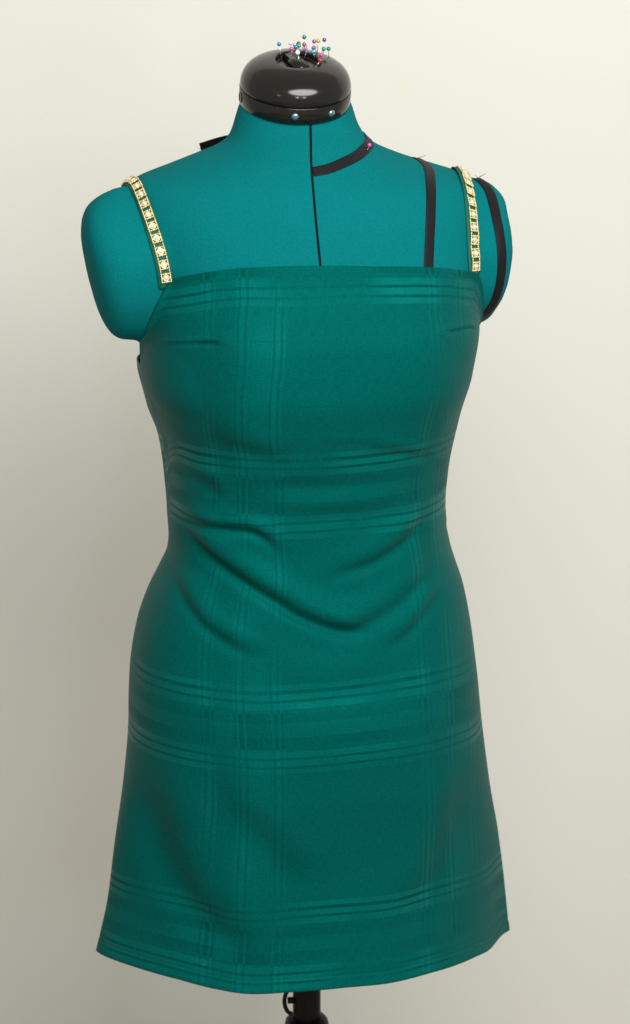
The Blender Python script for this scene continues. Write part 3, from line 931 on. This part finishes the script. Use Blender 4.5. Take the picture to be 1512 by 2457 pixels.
# ------------------------------------------------------------------ pins
def head_mat(name, c): return plain('pin_head_' + name, c, 0.22, metal=0.25, coat=0.8)
COL = {'blue': (0.0, 0.22, 0.50), 'white': (0.80, 0.80, 0.76), 'pink': (0.85, 0.10, 0.32), 'green': (0.05, 0.34, 0.06), 'brown': (0.16, 0.07, 0.05),
       'emerald': (0.0, 0.24, 0.14), 'magenta': (0.62, 0.03, 0.22), 'purple': (0.20, 0.08, 0.36), 'violet': (0.22, 0.10, 0.38), 'orange': (0.85, 0.42, 0.01),
       'turquoise': (0.0, 0.36, 0.52), 'indigo': (0.10, 0.08, 0.30), 'teal': (0.0, 0.30, 0.27), 'hotpink': (0.85, 0.06, 0.40), 'red': (0.55, 0.004, 0.01), 'pearl': (0.82, 0.84, 0.86), 'palepink': (0.85, 0.55, 0.55)}
HM = {k: head_mat(k, c) for k, c in COL.items()}
bm = bmesh.new(); bmesh.ops.create_uvsphere(bm, u_segments=20, v_segments=12, radius=0.00205)
HEAD = bm_mesh(bm, 'pin_head'); HEAD.polygons.foreach_set('use_smooth', [True]*len(HEAD.polygons))
dv = [Vector(v.co) for v in dome.data.vertices]
cap_bvh = BVHTree.FromPolygons(dv, [tuple(p.vertices) for p in dome.data.polygons])
def pin(headp, foot, colr, label, group, r=1.0):
    root = empty('dressmaking_pin', tuple(foot))
    tag(root, label, 'pin', group)
    d = (headp - foot); bm = bmesh.new()
    tube(bm, [foot - d.normalized()*0.002, headp], 0.00030, 6)
    link('shaft', bm_mesh(bm, 'shaft'), M['steel'], root)
    me = HEAD.copy(); me.materials.append(HM[colr])
    o = bpy.data.objects.new('head', me); col.objects.link(o); o.parent = root
    o.location = headp - foot; o.scale = (r, r, r)
PINS = [
 (208, 305, 'blue', 0.3, 'blue-headed pin standing alone at the left of the pin cluster'),
 (450, 285, 'white', 2.0, 'white-headed pin just above the leftmost pink pin'),
 (540, 310, 'palepink', 2.6, 'pale pinkish pin head half hidden behind a blue one'),
 (468, 398, 'pink', 0.4, 'leftmost pink-headed pin on the black cap'),
 (560, 365, 'blue', 0.8, 'blue-headed pin touching the light green one'),
 (628, 338, 'green', 1.4, 'light green pin head in front of a brown one'),
 (620, 292, 'brown', 2.4, 'brown pin head half hidden behind the light green one'),
 (738, 158, 'emerald', 1.2, 'emerald pin standing highest of all the pins'),
 (735, 308, 'magenta', 1.5, 'magenta pin head below the highest emerald pin'),
 (742, 382, 'white', 1.9, 'small white pin head under the magenta one'),
 (598, 485, 'pearl', -0.6, 'large pearl white pin head in front of the black dome'),
 (783, 462, 'purple', 0.6, 'low purple pin head against the black dome'),
 (945, 250, 'violet', 0.6, 'violet pin head touching the orange one'),
 (1028, 232, 'orange', 1.4, 'orange pin head, the only one of its colour'),
 (965, 342, 'palepink', 1.4, 'soft pink pin head below the orange one'),
 (930, 388, 'purple', 0.5, 'purple pin head directly above the turquoise one'),
 (917, 465, 'turquoise', 0.0, 'turquoise pin head low on the right half of the cluster'),
 (1157, 215, 'indigo', 0.9, 'indigo pin head at the upper right of the cluster'),
 (1147, 403, 'teal', 0.4, 'teal pin head beside the rightmost green one'),
 (1248, 403, 'emerald', 0.8, 'rightmost green-headed pin on the cap'),
 (1095, 530, 'hotpink', -0.5, 'hot pink pin head just above the red one'),
 (1065, 648, 'red', -1.3, 'red pin head, the lowest and frontmost on the cap'),
]
capc = capM.translation
for x, y, c, dep, lab in PINS:
    hx, hy = 645.75 + x*0.11458, 70.9 + y*0.11458
    hp = at(hx, hy, capc.y + dep*cm)
    # lean a little, sink into the cap below
    lx, ly = random.uniform(-.004, .004), random.uniform(-.003, .003)
    f = cap_bvh.ray_cast(Vector((hp.x + lx, hp.y + ly, hp.z + 0.3)), Vector((0, 0, -1)))[0]
    if f is None: f = Vector((hp.x, hp.y, hp.z - .02))
    hh = hp.z - f.z
    print('pin', c, round(hh, 4))
    pin(hp, f, c, lab, 'pins stuck in the neck cap', 1.12 if c == 'pearl' else random.uniform(.93, 1.05))
f = hit(880.5, 362); hp = hit(881, 355) ; nn = body_bvh.find_nearest(hp)[1]
pin(hp + nn*0.0035, f + nn*0.0004, 'hotpink', 'pink-headed pin holding the curved black ribbon at the neck', 'pin in the neckline ribbon', 0.95)
